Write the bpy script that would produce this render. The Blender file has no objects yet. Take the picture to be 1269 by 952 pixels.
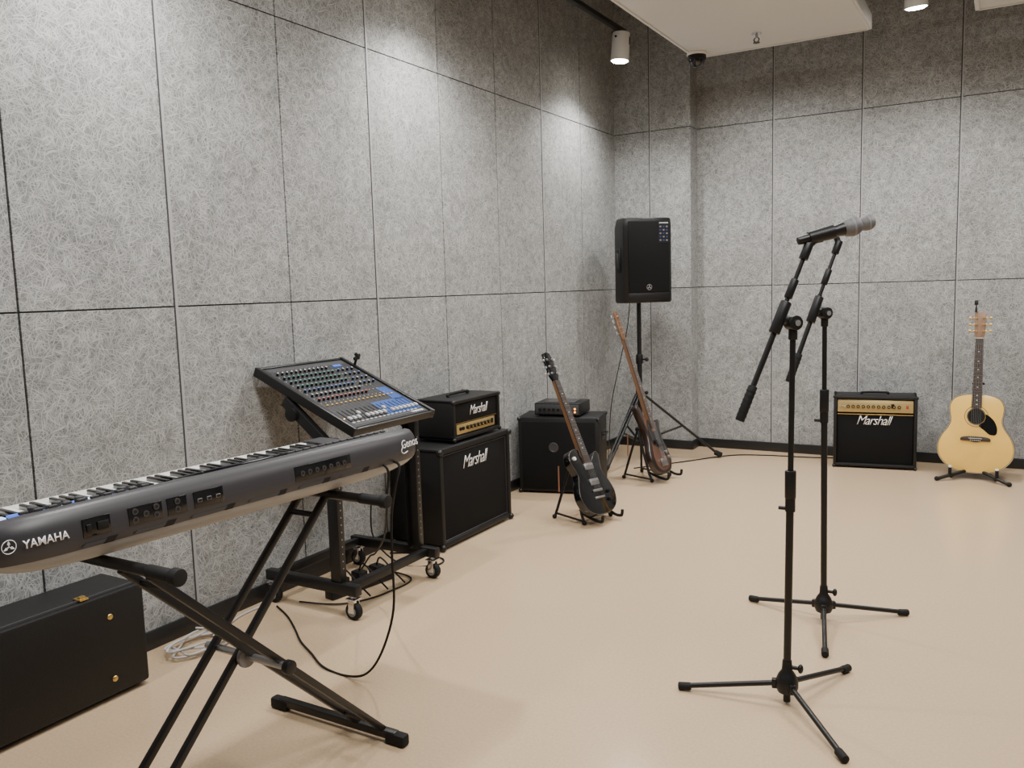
import bpy, bmesh, math, random
from mathutils import Vector, Matrix
random.seed(7)
D=math.radians
# ------------------------------------------------------------------ materials
def mat(name,col,rough=.5,metal=0.,emit=None,es=0.,bump=0.,bscale=200.,var=.08,coat=0.,spec=.5):
    m=bpy.data.materials.new(name); m.use_nodes=True
    nt=m.node_tree; b=nt.nodes['Principled BSDF']; L=nt.links
    tc=nt.nodes.new('ShaderNodeTexCoord')
    n=nt.nodes.new('ShaderNodeTexNoise'); n.inputs['Scale'].default_value=bscale; n.inputs['Detail'].default_value=3
    L.new(tc.outputs['Object'],n.inputs['Vector'])
    mx=nt.nodes.new('ShaderNodeMix'); mx.data_type='RGBA'
    mx.inputs[6].default_value=[v*(1-var) for v in col]+[1]
    mx.inputs[7].default_value=[min(1,v*(1+var)) for v in col]+[1]
    L.new(n.outputs['Fac'],mx.inputs[0]); L.new(mx.outputs[2],b.inputs['Base Color'])
    b.inputs['Roughness'].default_value=rough; b.inputs['Metallic'].default_value=metal
    b.inputs['Coat Weight'].default_value=coat; b.inputs['Specular IOR Level'].default_value=spec
    if emit: 
        b.inputs['Emission Color'].default_value=list(emit)+[1]; b.inputs['Emission Strength'].default_value=es
    if bump:
        bp=nt.nodes.new('ShaderNodeBump'); bp.inputs['Strength'].default_value=bump; bp.inputs['Distance'].default_value=.002
        L.new(n.outputs['Fac'],bp.inputs['Height']); L.new(bp.outputs['Normal'],b.inputs['Normal'])
    return m
BLK=mat('black_plastic',(.006,.006,.0065),.42,spec=.35)
BLKG=mat('black_gloss',(.004,.004,.005),.12,coat=.3)
BLKM=mat('black_painted_metal',(.006,.006,.0065),.38,spec=.4)
RUB=mat('black_rubber',(.006,.006,.006),.7,spec=.3)
TOLEX=mat('black_tolex',(.006,.006,.0065),.5,bump=.6,bscale=350,spec=.35)
CLOTH=mat('grille_cloth',(.005,.005,.0055),.85,bump=.5,bscale=600,spec=.2)
CHROME=mat('chrome',(.75,.75,.76),.18,1.)
STEEL=mat('brushed_steel',(.45,.45,.46),.38,1.)
GOLD=mat('brass',(.75,.52,.18),.3,1.)
GOLDP=mat('gold_panel',(.46,.34,.14),.38,.5)
WHT=mat('white_lettering',(.85,.85,.85),.5)
WPL=mat('white_plastic',(.75,.75,.73),.4)
IVORY=mat('white_key',(.82,.82,.79),.25)
SILV=mat('silver_shell',(.27,.275,.285),.45,.1)
CHAR=mat('charcoal_shell',(.030,.029,.034),.42)
DGREY=mat('dark_grey',(.035,.035,.038),.5)
GROOVE=mat('dark_groove',(.035,.035,.036),.9)  # dark grey backing behind the boards and beside the seam strips
MIDG=mat('mid_grey',(.18,.18,.19),.5)
SEAM=mat('aluminium_seam_strip',(.30,.30,.305),.5,.0)
MIXBLK=mat('mixer_panel',(.012,.013,.016),.45)
BLUE=mat('blue_panel',(.008,.055,.24),.5)
TEAL=mat('teal_knob',(.02,.22,.17),.4)
BLUK=mat('blue_knob',(.025,.12,.42),.4)
NAVY=mat('navy_print',(.01,.03,.14),.5)
YEL=mat('orange_button',(.65,.38,.08),.4)
GRYK=mat('grey_knob',(.42,.42,.43),.4)
REDK=mat('red_knob',(.40,.04,.03),.4)
SCR=mat('lit_display',(.02,.05,.2),.3,emit=(.08,.22,1.),es=.9,bscale=60,var=.6)
SCRD=mat('dim_display',(.01,.015,.03),.2,emit=(.05,.10,.3),es=.2,bscale=40,var=.6)
SCRW=mat('lit_display_white',(.3,.4,.6),.3,emit=(.45,.65,1.),es=1.6)
ORL=mat('orange_lamp',(.9,.3,.05),.3,emit=(1,.35,.05),es=4)
SPRUCE=mat('spruce_top',(.78,.50,.115),.22,bscale=12,var=.06,coat=.4)
SIDEW=mat('rosewood',(.10,.035,.018),.3,bscale=30,var=.4,coat=.3)
MAPLE=mat('maple_neck',(.14,.072,.035),.4,bscale=30,var=.2)
FRETB=mat('fretboard_rosewood',(.03,.018,.012),.5,bscale=60,var=.4)
PEARL=mat('pearl_inlay',(.6,.59,.54),.25)
CREAM=mat('cream_binding',(.35,.31,.24),.35)
DBIND=mat('dull_binding',(.10,.085,.065),.4)
HEADW=mat('headstock_wood',(.22,.135,.09),.35,bscale=40,var=.3)
BURST=mat('sunburst_dark_brown',(.016,.008,.006),.3,bscale=8,var=.5,coat=.3)
BURSTC=mat('sunburst_centre',(.085,.030,.012),.3,bscale=9,var=.6,coat=.3)
LENS=mat('lamp_lens',(1,1,1),.3,emit=(1,.93,.82),es=60)
CEILW=mat('ceiling_panel_paint',(.62,.62,.61),.6,bscale=4,var=.02)
DARKC=mat('dark_ceiling_paint',(.16,.16,.16),.9)
BASEB=mat('black_baseboard',(.010,.010,.011),.4)
WCAB=mat('pale_cable',(.5,.5,.5),.5)
COPP=mat('copper_tube',(.45,.22,.13),.35,.6)
GRILLE=mat('microphone_mesh',(.13,.13,.135),.5,.3,bump=.5,bscale=700,var=.4)

def wall_material():
    m=bpy.data.materials.new('wood_wool_board'); m.use_nodes=True
    nt=m.node_tree; N=nt.nodes; L=nt.links; b=N['Principled BSDF']
    uv=N.new('ShaderNodeUVMap'); uv.uv_map='UVMap'
    wn=N.new('ShaderNodeTexNoise'); wn.noise_dimensions='2D'; wn.inputs['Scale'].default_value=13; wn.inputs['Detail'].default_value=2
    L.new(uv.outputs[0],wn.inputs['Vector'])
    sub=N.new('ShaderNodeVectorMath'); sub.operation='SUBTRACT'; sub.inputs[1].default_value=(.5,.5,.5); L.new(wn.outputs['Color'],sub.inputs[0])
    sc=N.new('ShaderNodeVectorMath'); sc.operation='SCALE'; sc.inputs['Scale'].default_value=.022; L.new(sub.outputs[0],sc.inputs[0])
    ad=N.new('ShaderNodeVectorMath'); ad.operation='ADD'; L.new(uv.outputs[0],ad.inputs[0]); L.new(sc.outputs[0],ad.inputs[1])
    prev=None
    for i,(a,s1,s2) in enumerate([(8,13,240),(33,12,260),(58,15,220),(83,12,270),(108,13,240),(133,14,260),(160,12,230)]):
        mp=N.new('ShaderNodeMapping'); mp.inputs['Rotation'].default_value=(0,0,D(a)); mp.inputs['Location'].default_value=(i*3.1,i*1.7,0)
        L.new(ad.outputs[0],mp.inputs['Vector'])
        m2=N.new('ShaderNodeVectorMath'); m2.operation='MULTIPLY'; m2.inputs[1].default_value=(s1,s2,1); L.new(mp.outputs[0],m2.inputs[0])
        n=N.new('ShaderNodeTexNoise'); n.noise_dimensions='2D'; n.inputs['Scale'].default_value=1; n.inputs['Detail'].default_value=1; n.inputs['Roughness'].default_value=.4
        L.new(m2.outputs[0],n.inputs['Vector'])
        r=N.new('ShaderNodeMapRange'); r.inputs['From Min'].default_value=.48; r.inputs['From Max'].default_value=.78; L.new(n.outputs['Fac'],r.inputs['Value'])
        if prev is None: prev=r.outputs[0]
        else:
            mxn=N.new('ShaderNodeMath'); mxn.operation='MAXIMUM'; L.new(prev,mxn.inputs[0]); L.new(r.outputs[0],mxn.inputs[1]); prev=mxn.outputs[0]
    ln=N.new('ShaderNodeTexNoise'); ln.noise_dimensions='2D'; ln.inputs['Scale'].default_value=3.2; ln.inputs['Detail'].default_value=9; ln.inputs['Roughness'].default_value=.72; L.new(uv.outputs[0],ln.inputs['Vector'])
    ramp=N.new('ShaderNodeValToRGB'); e=ramp.color_ramp.elements
    e[0].position=.12; e[0].color=(.115,.118,.118,1); e[1].position=.95; e[1].color=(.37,.375,.37,1)
    k=e.new(.5); k.color=(.215,.22,.218,1)
    L.new(prev,ramp.inputs[0])
    mr=N.new('ShaderNodeMapRange'); mr.inputs['From Min'].default_value=.3; mr.inputs['From Max'].default_value=.7; mr.inputs['To Min'].default_value=.84; mr.inputs['To Max'].default_value=1.14; L.new(ln.outputs['Fac'],mr.inputs['Value'])
    mul=N.new('ShaderNodeVectorMath'); mul.operation='SCALE'; L.new(ramp.outputs[0],mul.inputs[0]); L.new(mr.outputs[0],mul.inputs['Scale'])
    L.new(mul.outputs[0],b.inputs['Base Color']); b.inputs['Roughness'].default_value=.8; b.inputs['Specular IOR Level'].default_value=.3
    bp=N.new('ShaderNodeBump'); bp.inputs['Strength'].default_value=.25; bp.inputs['Distance'].default_value=.0015
    L.new(prev,bp.inputs['Height']); L.new(bp.outputs[0],b.inputs['Normal'])
    return m
WALL=wall_material()
def floor_material():
    m=bpy.data.materials.new('beige_vinyl_floor'); m.use_nodes=True
    nt=m.node_tree; N=nt.nodes; L=nt.links; b=N['Principled BSDF']
    tc=N.new('ShaderNodeTexCoord')
    n=N.new('ShaderNodeTexNoise'); n.inputs['Scale'].default_value=110; n.inputs['Detail'].default_value=6; n.inputs['Roughness'].default_value=.8; L.new(tc.outputs['Object'],n.inputs['Vector'])
    v=N.new('ShaderNodeTexVoronoi'); v.inputs['Scale'].default_value=330; L.new(tc.outputs['Object'],v.inputs['Vector'])
    ramp=N.new('ShaderNodeValToRGB'); e=ramp.color_ramp.elements
    e[0].position=.3; e[0].color=(.455,.330,.205,1); e[1].position=.7; e[1].color=(.565,.425,.280,1)
    L.new(n.outputs['Fac'],ramp.inputs[0])
    sp=N.new('ShaderNodeMapRange'); sp.inputs['From Min'].default_value=.08; sp.inputs['From Max'].default_value=.28; sp.inputs['To Min'].default_value=.86; L.new(v.outputs['Distance'],sp.inputs['Value'])
    mul=N.new('ShaderNodeVectorMath'); mul.operation='SCALE'; L.new(ramp.outputs[0],mul.inputs[0]); L.new(sp.outputs[0],mul.inputs['Scale'])
    L.new(mul.outputs[0],b.inputs['Base Color'])
    n2=N.new('ShaderNodeTexNoise'); n2.inputs['Scale'].default_value=2.5; n2.inputs['Detail'].default_value=3; L.new(tc.outputs['Object'],n2.inputs['Vector'])
    r2=N.new('ShaderNodeMapRange'); r2.inputs['To Min'].default_value=.16; r2.inputs['To Max'].default_value=.28; L.new(n2.outputs['Fac'],r2.inputs['Value'])
    L.new(r2.outputs[0],b.inputs['Roughness'])
    return m
FLOOR=floor_material()

# ------------------------------------------------------------------ mesh builder
RX90=Matrix.Rotation(D(90),4,'X')
class Part:
    def __init__(s): s.bm=bmesh.new(); s.m=[]
    def mi(s,m):
        if m not in s.m: s.m.append(m)
        return s.m.index(m)
    def _put(s,t,M,m):
        if M is not None: t.transform(M)
        i=s.mi(m)
        for f in t.faces: f.material_index=i
        me=bpy.data.meshes.new('tmp'); t.to_mesh(me); t.free(); s.bm.from_mesh(me); bpy.data.meshes.remove(me)
        return s
    def box(s,c,d,m,bev=0,rot=None,seg=2,M=None):
        t=bmesh.new(); bmesh.ops.create_cube(t,size=1); t.transform(Matrix.Diagonal((d[0],d[1],d[2],1)))
        if bev: bmesh.ops.bevel(t,geom=list(t.edges),offset=bev,segments=seg,profile=.5,affect='EDGES')
        X=Matrix.Translation(c)
        if rot is not None: X=X@rot
        if M is not None: X=M@X
        return s._put(t,X,m)
    def cyl(s,p0,p1,r,m,r2=None,seg=20,bev=0):
        p0=Vector(p0);p1=Vector(p1);d=p1-p0
        t=bmesh.new(); bmesh.ops.create_cone(t,cap_ends=True,segments=seg,radius1=r,radius2=r if r2 is None else r2,depth=d.length)
        if bev:
            es=[e for e in t.edges if any(len(f.verts)>4 for f in e.link_faces)]
            bmesh.ops.bevel(t,geom=es,offset=bev,segments=2,profile=.5,affect='EDGES')
        q=d.to_track_quat('Z','Y').to_matrix().to_4x4()
        return s._put(t,Matrix.Translation((p0+p1)/2)@q,m)
    def sph(s,c,r,m,sc=(1,1,1),seg=20,rot=None):
        t=bmesh.new(); bmesh.ops.create_uvsphere(t,u_segments=seg,v_segments=seg//2+2,radius=r)
        X=Matrix.Translation(c)
        if rot is not None: X=X@rot
        return s._put(t,X@Matrix.Diagonal((sc[0],sc[1],sc[2],1)),m)
    def prism(s,pts,z0,z1,m,M=None,bev=0,seg=2):
        t=bmesh.new(); vs=[t.verts.new((p[0],p[1],z0)) for p in pts]; f=t.faces.new(vs)
        r=bmesh.ops.extrude_face_region(t,geom=[f]); nv=[g for g in r['geom'] if isinstance(g,bmesh.types.BMVert)]
        for v in nv: v.co.z=z1
        bmesh.ops.recalc_face_normals(t,faces=list(t.faces))
        if bev:
            es=[e for e in t.edges if any(len(f.verts)==len(pts) for f in e.link_faces) and len(pts)>4]
            if not es: es=list(t.edges)
            bmesh.ops.bevel(t,geom=es,offset=bev,segments=seg,profile=.5,affect='EDGES')
        return s._put(t,M,m)
    def lathe(s,prof,m,M=None,seg=24,caps=True):
        t=bmesh.new(); rings=[]
        for r,z in prof:
            rings.append([t.verts.new((r*math.cos(2*math.pi*i/seg),r*math.sin(2*math.pi*i/seg),z)) for i in range(seg)])
        for a,b in zip(rings,rings[1:]):
            for i in range(seg): t.faces.new((a[i],a[(i+1)%seg],b[(i+1)%seg],b[i]))
        if caps: t.faces.new(rings[0][::-1]); t.faces.new(rings[-1])
        bmesh.ops.recalc_face_normals(t,faces=list(t.faces))
        return s._put(t,M,m)
    def loft(s,rings,m,M=None):
        t=bmesh.new(); R=[[t.verts.new(p) for p in r] for r in rings]; n=len(R[0])
        for a,b in zip(R,R[1:]):
            for i in range(n): t.faces.new((a[i],a[(i+1)%n],b[(i+1)%n],b[i]))
        t.faces.new(R[0][::-1]); t.faces.new(R[-1])
        bmesh.ops.recalc_face_normals(t,faces=list(t.faces))
        return s._put(t,M,m)
    def tube(s,pts,r,m,smooth=True,seg=10,sub=6,closed=False):
        P=[Vector(p) for p in pts]
        if smooth and len(P)>2:
            Q=[]; n=len(P)
            rng=range(n) if closed else range(n-1)
            for i in rng:
                if closed: p0,p1,p2,p3=P[i-1],P[i],P[(i+1)%n],P[(i+2)%n]
                else: p0,p1,p2,p3=P[max(i-1,0)],P[i],P[i+1],P[min(i+2,n-1)]
                for k in range(sub):
                    u=k/sub; Q.append(.5*((2*p1)+(p2-p0)*u+(2*p0-5*p1+4*p2-p3)*u*u+(3*p1-p0-3*p2+p3)*u**3))
            if not closed: Q.append(P[-1])
            P=Q
        t=bmesh.new(); rings=[]; up=None; n=len(P)
        for i,p in enumerate(P):
            if closed: d=(P[(i+1)%n]-P[i-1])
            else: d=(P[min(i+1,n-1)]-P[max(i-1,0)])
            d.normalize()
            if up is None: up=d.orthogonal().normalized()
            up=(up-d*up.dot(d)).normalized(); w=d.cross(up)
            rings.append([t.verts.new(p+r*(math.cos(2*math.pi*k/seg)*up+math.sin(2*math.pi*k/seg)*w)) for k in range(seg)])
        prs=list(zip(rings,rings[1:]))+([(rings[-1],rings[0])] if closed else [])
        for a,b in prs:
            for k in range(seg): t.faces.new((a[k],a[(k+1)%seg],b[(k+1)%seg],b[k]))
        if not closed: t.faces.new(rings[0][::-1]); t.faces.new(rings[-1])
        bmesh.ops.recalc_face_normals(t,faces=list(t.faces))
        return s._put(t,None,m)
    def ring(s,c,r,w,m,seg=32,n='y'):
        pts=[(c[0]+r*math.cos(2*math.pi*i/seg),c[1],c[2]+r*math.sin(2*math.pi*i/seg)) for i in range(seg)]
        return s.tube(pts,w,m,smooth=False,closed=True,seg=6)
    def mesh(s,name):
        for e in s.bm.edges:
            if len(e.link_faces)==2 and e.calc_face_angle(0)>D(38): e.smooth=False
        for f in s.bm.faces: f.smooth=True
        me=bpy.data.meshes.new(name); s.bm.to_mesh(me); s.bm.free()
        for m in s.m: me.materials.append(m)
        return me
    def obj(s,name,parent=None,loc=(0,0,0),rot=None,label=None,cat=None,kind=None):
        me=s.mesh(name); return inst(name,me,parent,loc,rot,label,cat,kind)
def inst(name,me,parent=None,loc=(0,0,0),rot=None,label=None,cat=None,kind=None,group=None):
    o=bpy.data.objects.new(name,me); bpy.context.scene.collection.objects.link(o)
    M=Matrix.Translation(loc)
    if rot is not None: M=M@rot.to_4x4()
    if parent: o.parent=parent
    o.matrix_basis=M
    if label:o['label']=label
    if cat:o['category']=cat
    if kind:o['kind']=kind
    if group:o['group']=group
    return o
def empty(name,loc,rot,label,cat,group=None):
    o=inst(name,None,None,loc,rot,label,cat,None,group); o.empty_display_size=.1
    return o
RZ=lambda a:Matrix.Rotation(D(a),4,'Z')
RXm=lambda a:Matrix.Rotation(D(a),4,'X')
RYm=lambda a:Matrix.Rotation(D(a),4,'Y')
def text(name,body,w,parent,loc,rot,m,shear=0,bold=0,ext=.0006,label=None,hs=1.0,spacing=1.0):
    c=bpy.data.curves.new('t','FONT'); c.body=body; c.size=1; c.shear=shear; c.offset=bold; c.align_x='CENTER'; c.align_y='CENTER'; c.extrude=0; c.space_character=spacing
    c.resolution_u=3
    o=bpy.data.objects.new('t',c); bpy.context.scene.collection.objects.link(o)
    bpy.context.view_layer.update(); dg=bpy.context.evaluated_depsgraph_get()
    me=bpy.data.meshes.new_from_object(o.evaluated_get(dg)); bpy.data.objects.remove(o)
    xs=[v.co.x for v in me.vertices]; ys=[v.co.y for v in me.vertices]
    k=w/(max(xs)-min(xs)); cx=(max(xs)+min(xs))/2; cy=(max(ys)+min(ys))/2
    for v in me.vertices: v.co=Vector(((v.co.x-cx)*k,(v.co.y-cy)*k*hs,0))
    bm=bmesh.new(); bm.from_mesh(me)
    r=bmesh.ops.extrude_face_region(bm,geom=list(bm.faces))
    for g in r['geom']:
        if isinstance(g,bmesh.types.BMVert): g.co.z+=ext
    bm.to_mesh(me); bm.free(); me.materials.clear(); me.materials.append(m)
    return inst(name,me,parent,loc,rot,label)
def closed_spline(pts,sub=6):
    n=len(pts); Q=[]
    for i in range(n):
        p0,p1,p2,p3=[Vector(pts[j%n]) for j in (i-1,i,i+1,i+2)]
        for k in range(sub):
            u=k/sub; Q.append(.5*((2*p1)+(p2-p0)*u+(2*p0-5*p1+4*p2-p3)*u*u+(3*p1-p0-3*p2+p3)*u**3))
    return [(q.x,q.y) for q in Q]

# ------------------------------------------------------------------ camera
R=Matrix(((.8632,-.0319,.5040),(.5042,.1118,-.8563),(-.0290,.9933,.1126)))
cam_d=bpy.data.cameras.new('camera'); cam=bpy.data.objects.new('camera',cam_d); bpy.context.scene.collection.objects.link(cam)
q=R.to_quaternion().normalized()
cam.matrix_world=Matrix.Translation((0,0,1.3))@q.to_matrix().to_4x4()
cam_d.sensor_width=36; cam_d.lens=36*1042/1269; cam_d.clip_start=.05
bpy.context.scene.camera=cam

# ------------------------------------------------------------------ room shell
XL=-2.72; YB=6.49; XR=3.4; YF=-2.6; H=3.7; YP=6.33; XP=-2.10
def panel_wall(name,origin,ux,n,length,height,useams,zseams,metal,T=.12,w=.006):
    bm=bmesh.new(); uvl=bm.loops.layers.uv.new('UVMap')
    origin=Vector(origin); ux=Vector(ux); n=Vector(n); uz=Vector((0,0,1))
    def quad(a,b,c,d,mi,uvo=(0,0),uvs=None):
        vs=[bm.verts.new(p) for p in (a,b,c,d)]; f=bm.faces.new(vs); f.material_index=mi
        if uvs:
            for l,u in zip(f.loops,uvs): l[uvl].uv=(u[0]+uvo[0],u[1]+uvo[1])
    g=.004; dp=.008
    P=lambda u,z,k: origin+ux*u+uz*z+n*k
    e0=.002 if useams else 0
    quad(P(e0,0,-dp),P(length-e0,0,-dp),P(length-e0,height,-dp),P(e0,height,-dp),1)
    us=[0]+useams+[length]; zs=[0]+zseams+[height]
    for i in range(len(us)-1):
        for j in range(len(zs)-1):
            a=us[i]+(g if i else 0); b=us[i+1]-(g if i<len(us)-2 else 0); c=zs[j]+(g*.7 if j else 0); d=zs[j+1]-(g*.7 if j<len(zs)-2 else 0)
            o=(random.uniform(0,9),random.uniform(0,9))
            quad(P(a,c,0),P(b,c,0),P(b,d,0),P(a,d,0),0,o,[(a,c),(b,c),(b,d),(a,d)])
            for (p1,p2) in (((a,c),(b,c)),((b,c),(b,d)),((b,d),(a,d)),((a,d),(a,c))):
                quad(P(*p1,0),P(*p2,0),P(*p2,-dp),P(*p1,-dp),0,o,[p1,p2,p2,p1])
    for u in metal:
        quad(P(u-w,0,.0015),P(u+w,0,.0015),P(u+w,height,.0015),P(u-w,height,.0015),2)
        quad(P(u-w-.007,0,.0004),P(u-w,0,.0004),P(u-w,height,.0004),P(u-w-.007,height,.0004),1)
    if T: quad(P(0,0,-T),P(length,0,-T),P(length,height,-T),P(0,height,-T),1)
    me=bpy.data.meshes.new(name); bm.to_mesh(me); bm.free()
    for m in (WALL,GROOVE,SEAM): me.materials.append(m)
    return inst(name,me,kind='structure')
ZS=[1.27,2.48]
lw=[(1.53+.597*k)-YF for k in range(-6,8)]
panel_wall('wall_left',(XL,YF,0),(0,1,0),(1,0,0),YP-YF,H,lw,ZS,[lw[7],lw[9],lw[12]])
bs=[-1.517+.612*k-XP for k in range(0,8)]
panel_wall('wall_back',(XP,YB,0),(1,0,0),(0,-1,0),XR-XP,H,bs,ZS,bs,w=.004)
panel_wall('wall_pillar',(XL,YP,0),(1,0,0),(0,-1,0),XP-XL,H,[.30],ZS,[.30],T=0,w=.004)
panel_wall('wall_pillar_side',(XP+.001,YP-.0005,0),(0,1,0),(1,0,0),YB-YP+.0005,H,[],ZS,[],T=0)
panel_wall('wall_right',(XR,YB,0),(0,-1,0),(-1,0,0),YB-YF,H,lw,ZS,[])
panel_wall('wall_front',(XR,YF,0),(-1,0,0),(0,1,0),XR-XL,H,[.6*k for k in range(1,10)],ZS,[])
p=Part(); p.box(((XL+XR)/2,(YF+YB)/2,-.05),(XR-XL+.24,YB-YF+.24,.1),FLOOR); p.obj('floor',kind='structure')
p=Part(); p.box(((XL+XR)/2,(YF+YB)/2,H+.05),(XR-XL+.24,YB-YF+.24,.1),DARKC); p.obj('ceiling',kind='structure')
def bb(name,c,d):
    p=Part(); p.box(c,d,BASEB,.002); p.obj(name,kind='structure')
bb('baseboard_left',(XL+.006,(YF+YP)/2,.035),(.012,YP-YF,.07))
bb('baseboard_pillar',((XL+XP)/2+.006,YP-.006,.035),(XP-XL,.012,.07))
bb('baseboard_pillar_side',(XP+.007,(YB+YP)/2-.006,.035),(.012,YB-YP,.07))
bb('baseboard_back',((XP+XR)/2,YB-.006,.035),(XR-XP,.012,.07))

def raft(x0,x1,y0,y1,z,label):
    e=empty('ceiling_raft',((x0+x1)/2,(y0+y1)/2,z),None,label,'ceiling panel')
    w=x1-x0;d=y1-y0
    p=Part(); p.box((0,0,.045),(w,d,.09),CEILW,.004)
    p.obj('panel',e)
    for a,b,c,dd in ((0,d/2-.02,w,.012),(0,-d/2+.02,w,.012),(w/2-.02,0,.012,d),(-w/2+.02,0,.012,d)):
        p=Part(); p.box((a,b,-.003),(c-.04 if c>.1 else c,dd-.06 if dd>.1 else dd,.006),CEILW,.001); p.obj('edge_trim',e)
    for sx in (-1,1):
        for sy in (-1,1):
            p=Part(); p.cyl((sx*w*.35,sy*d*.4,.09),(sx*w*.35,sy*d*.4,H-z),.004,STEEL,seg=8); p.obj('hanger_rod',e)
raft(-1.86,-.755,2.6,5.71,2.8,'white suspended ceiling panel with a sprinkler below it')
raft(-.205,1.6,2.6,5.69,2.8,'white suspended ceiling panel with a thin edge trim')
e=empty('security_camera',(-1.80,5.57,2.8),None,'black dome security camera under a white ceiling panel','security camera')
p=Part(); p.cyl((0,0,0),(0,0,-.018),.066,WPL,seg=32,bev=.004); p.obj('mount',e)
p=Part(); p.cyl((0,0,-.016),(0,0,-.045),.060,BLK,seg=32,bev=.004); p.obj('ring',e)
p=Part(); p.sph((0,0,-.045),.052,BLKG); p.obj('dome',e)
e=empty('sprinkler',(-1.36,5.36,2.8),None,'small chrome sprinkler head under a white ceiling panel','sprinkler')
p=Part(); p.cyl((0,0,0),(0,0,-.006),.03,CHROME,seg=24); p.cyl((0,0,0),(0,0,-.03),.009,STEEL); p.obj('body',e)
p=Part(); p.tube([(-.008,0,-.028),(-.016,0,-.04),(-.006,0,-.055)],.0035,DGREY); p.tube([(.008,0,-.028),(.016,0,-.04),(.006,0,-.055)],.0035,DGREY); p.cyl((0,0,-.055),(0,0,-.059),.02,DGREY); p.obj('deflector',e)
def track(loc,rot,L,hang,label):
    e=empty('lighting_track',loc,rot,label,'light track')
    p=Part(); p.box((0,0,0),(L,.034,.03),BLKM,.003); p.obj('rail',e)
    for x in hang:
        p=Part(); p.cyl((x,0,.015),(x,0,H-3.04),.006,BLKM,seg=8); p.obj('hanger_rod',e)
track((.1,5.60,3.04),None,1.5,(-.5,.5),'black ceiling lighting track near the back wall')
track((-2.34,2.65,3.04),RZ(90),6.1,(-2.2,0,2.2),'black ceiling lighting track running along the wall')
LC=(1,.97,.93)
def spot(loc,aim,power,ang,blend=.7,label='white cylindrical spotlight glowing on a black ceiling track'):
    loc=Vector(loc); d=(Vector(aim)-loc).normalized()
    e=empty('spotlight',loc,None,label,'spotlight','ceiling track spotlights')
    qm=d.to_track_quat('-Z','Y').to_matrix().to_4x4()
    p=Part(); p.lathe([(.03,.19),(.058,.185),(.06,.18),(.063,.0),(.058,-.0),(.056,.006),(.02,.0065)],WPL,qm,seg=32)
    for k in range(5):
        a=-.6+.3*k
        p.box((.0615*math.cos(a-1.2),.0615*math.sin(a-1.2),.13),(.003,.006,.05),BLK,rot=RZ(math.degrees(a-1.2)),M=qm)
    p.obj('housing',e)
    p=Part(); p.lathe([(.055,.005),(.054,-.002),(.045,-.008),(.02,-.011)],LENS,qm,seg=32); p.obj('lens',e)
    p=Part(); p.box((0,0,.15),(.012,.14,.012),BLKM,.002)
    p.cyl((0,0,.15),(0,0,.19),.012,BLKM); p.box((0,0,.185),(.1,.04,.03),BLKM,.004); p.obj('bracket',e)
    l=bpy.data.lights.new('spot','SPOT'); l.energy=power; l.spot_size=D(ang); l.spot_blend=blend; l.shadow_soft_size=.05; l.color=LC
    o=bpy.data.objects.new('spot_light_source',l); bpy.context.scene.collection.objects.link(o)
    o.matrix_world=Matrix.Translation(loc+d*.07)@d.to_track_quat('-Z','Y').to_matrix().to_4x4()
spot((-2.34,5.56,2.83),(-2.53,5.50,0),115,140,1.)
spot((-2.30,3.62,2.84),(-2.55,3.62,0),125,140,1.)
spot((-2.30,1.87,2.84),(-2.55,1.87,0),120,140,1.)
spot((-2.30,.1,2.84),(-2.55,.1,0),115,140,1.)
spot((-.50,5.56,2.84),(-.4,6.0,0),105,140,1.)
def lamp(loc,aim,power,ang,blend=1.,soft=.1):
    loc=Vector(loc); d=(Vector(aim)-loc).normalized()
    l=bpy.data.lights.new('spot','SPOT'); l.energy=power; l.spot_size=D(ang); l.spot_blend=blend; l.shadow_soft_size=soft; l.color=LC
    o=bpy.data.objects.new('spot_light_source',l); bpy.context.scene.collection.objects.link(o)
    o.matrix_world=Matrix.Translation(loc)@d.to_track_quat('-Z','Y').to_matrix().to_4x4()
lamp((-1.5,5.62,2.77),(-1.4,6.35,0),105,150,1.)
lamp((.7,5.60,2.77),(.7,6.3,0),85,150,1.)
def area(loc,sx,sy,power,col=LC):  # unseen area lights added as soft overhead fill
    l=bpy.data.lights.new('area','AREA'); l.shape='RECTANGLE'; l.size=sx; l.size_y=sy; l.energy=power; l.color=col
    o=bpy.data.objects.new('fill_light',l); bpy.context.scene.collection.objects.link(o); o.location=loc
area((.4,1.2,3.4),1.4,1.0,105)
area((-1.0,1.6,3.4),.8,1.0,40)
area((.8,4.0,2.74),1.0,1.2,60)
area((-1.3,4.1,2.74),.7,1.0,40)

w=bpy.data.worlds.new('world'); bpy.context.scene.world=w; w.use_nodes=True
w.node_tree.nodes['Background'].inputs[0].default_value=(.9,.93,1,1); w.node_tree.nodes['Background'].inputs[1].default_value=.12

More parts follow.
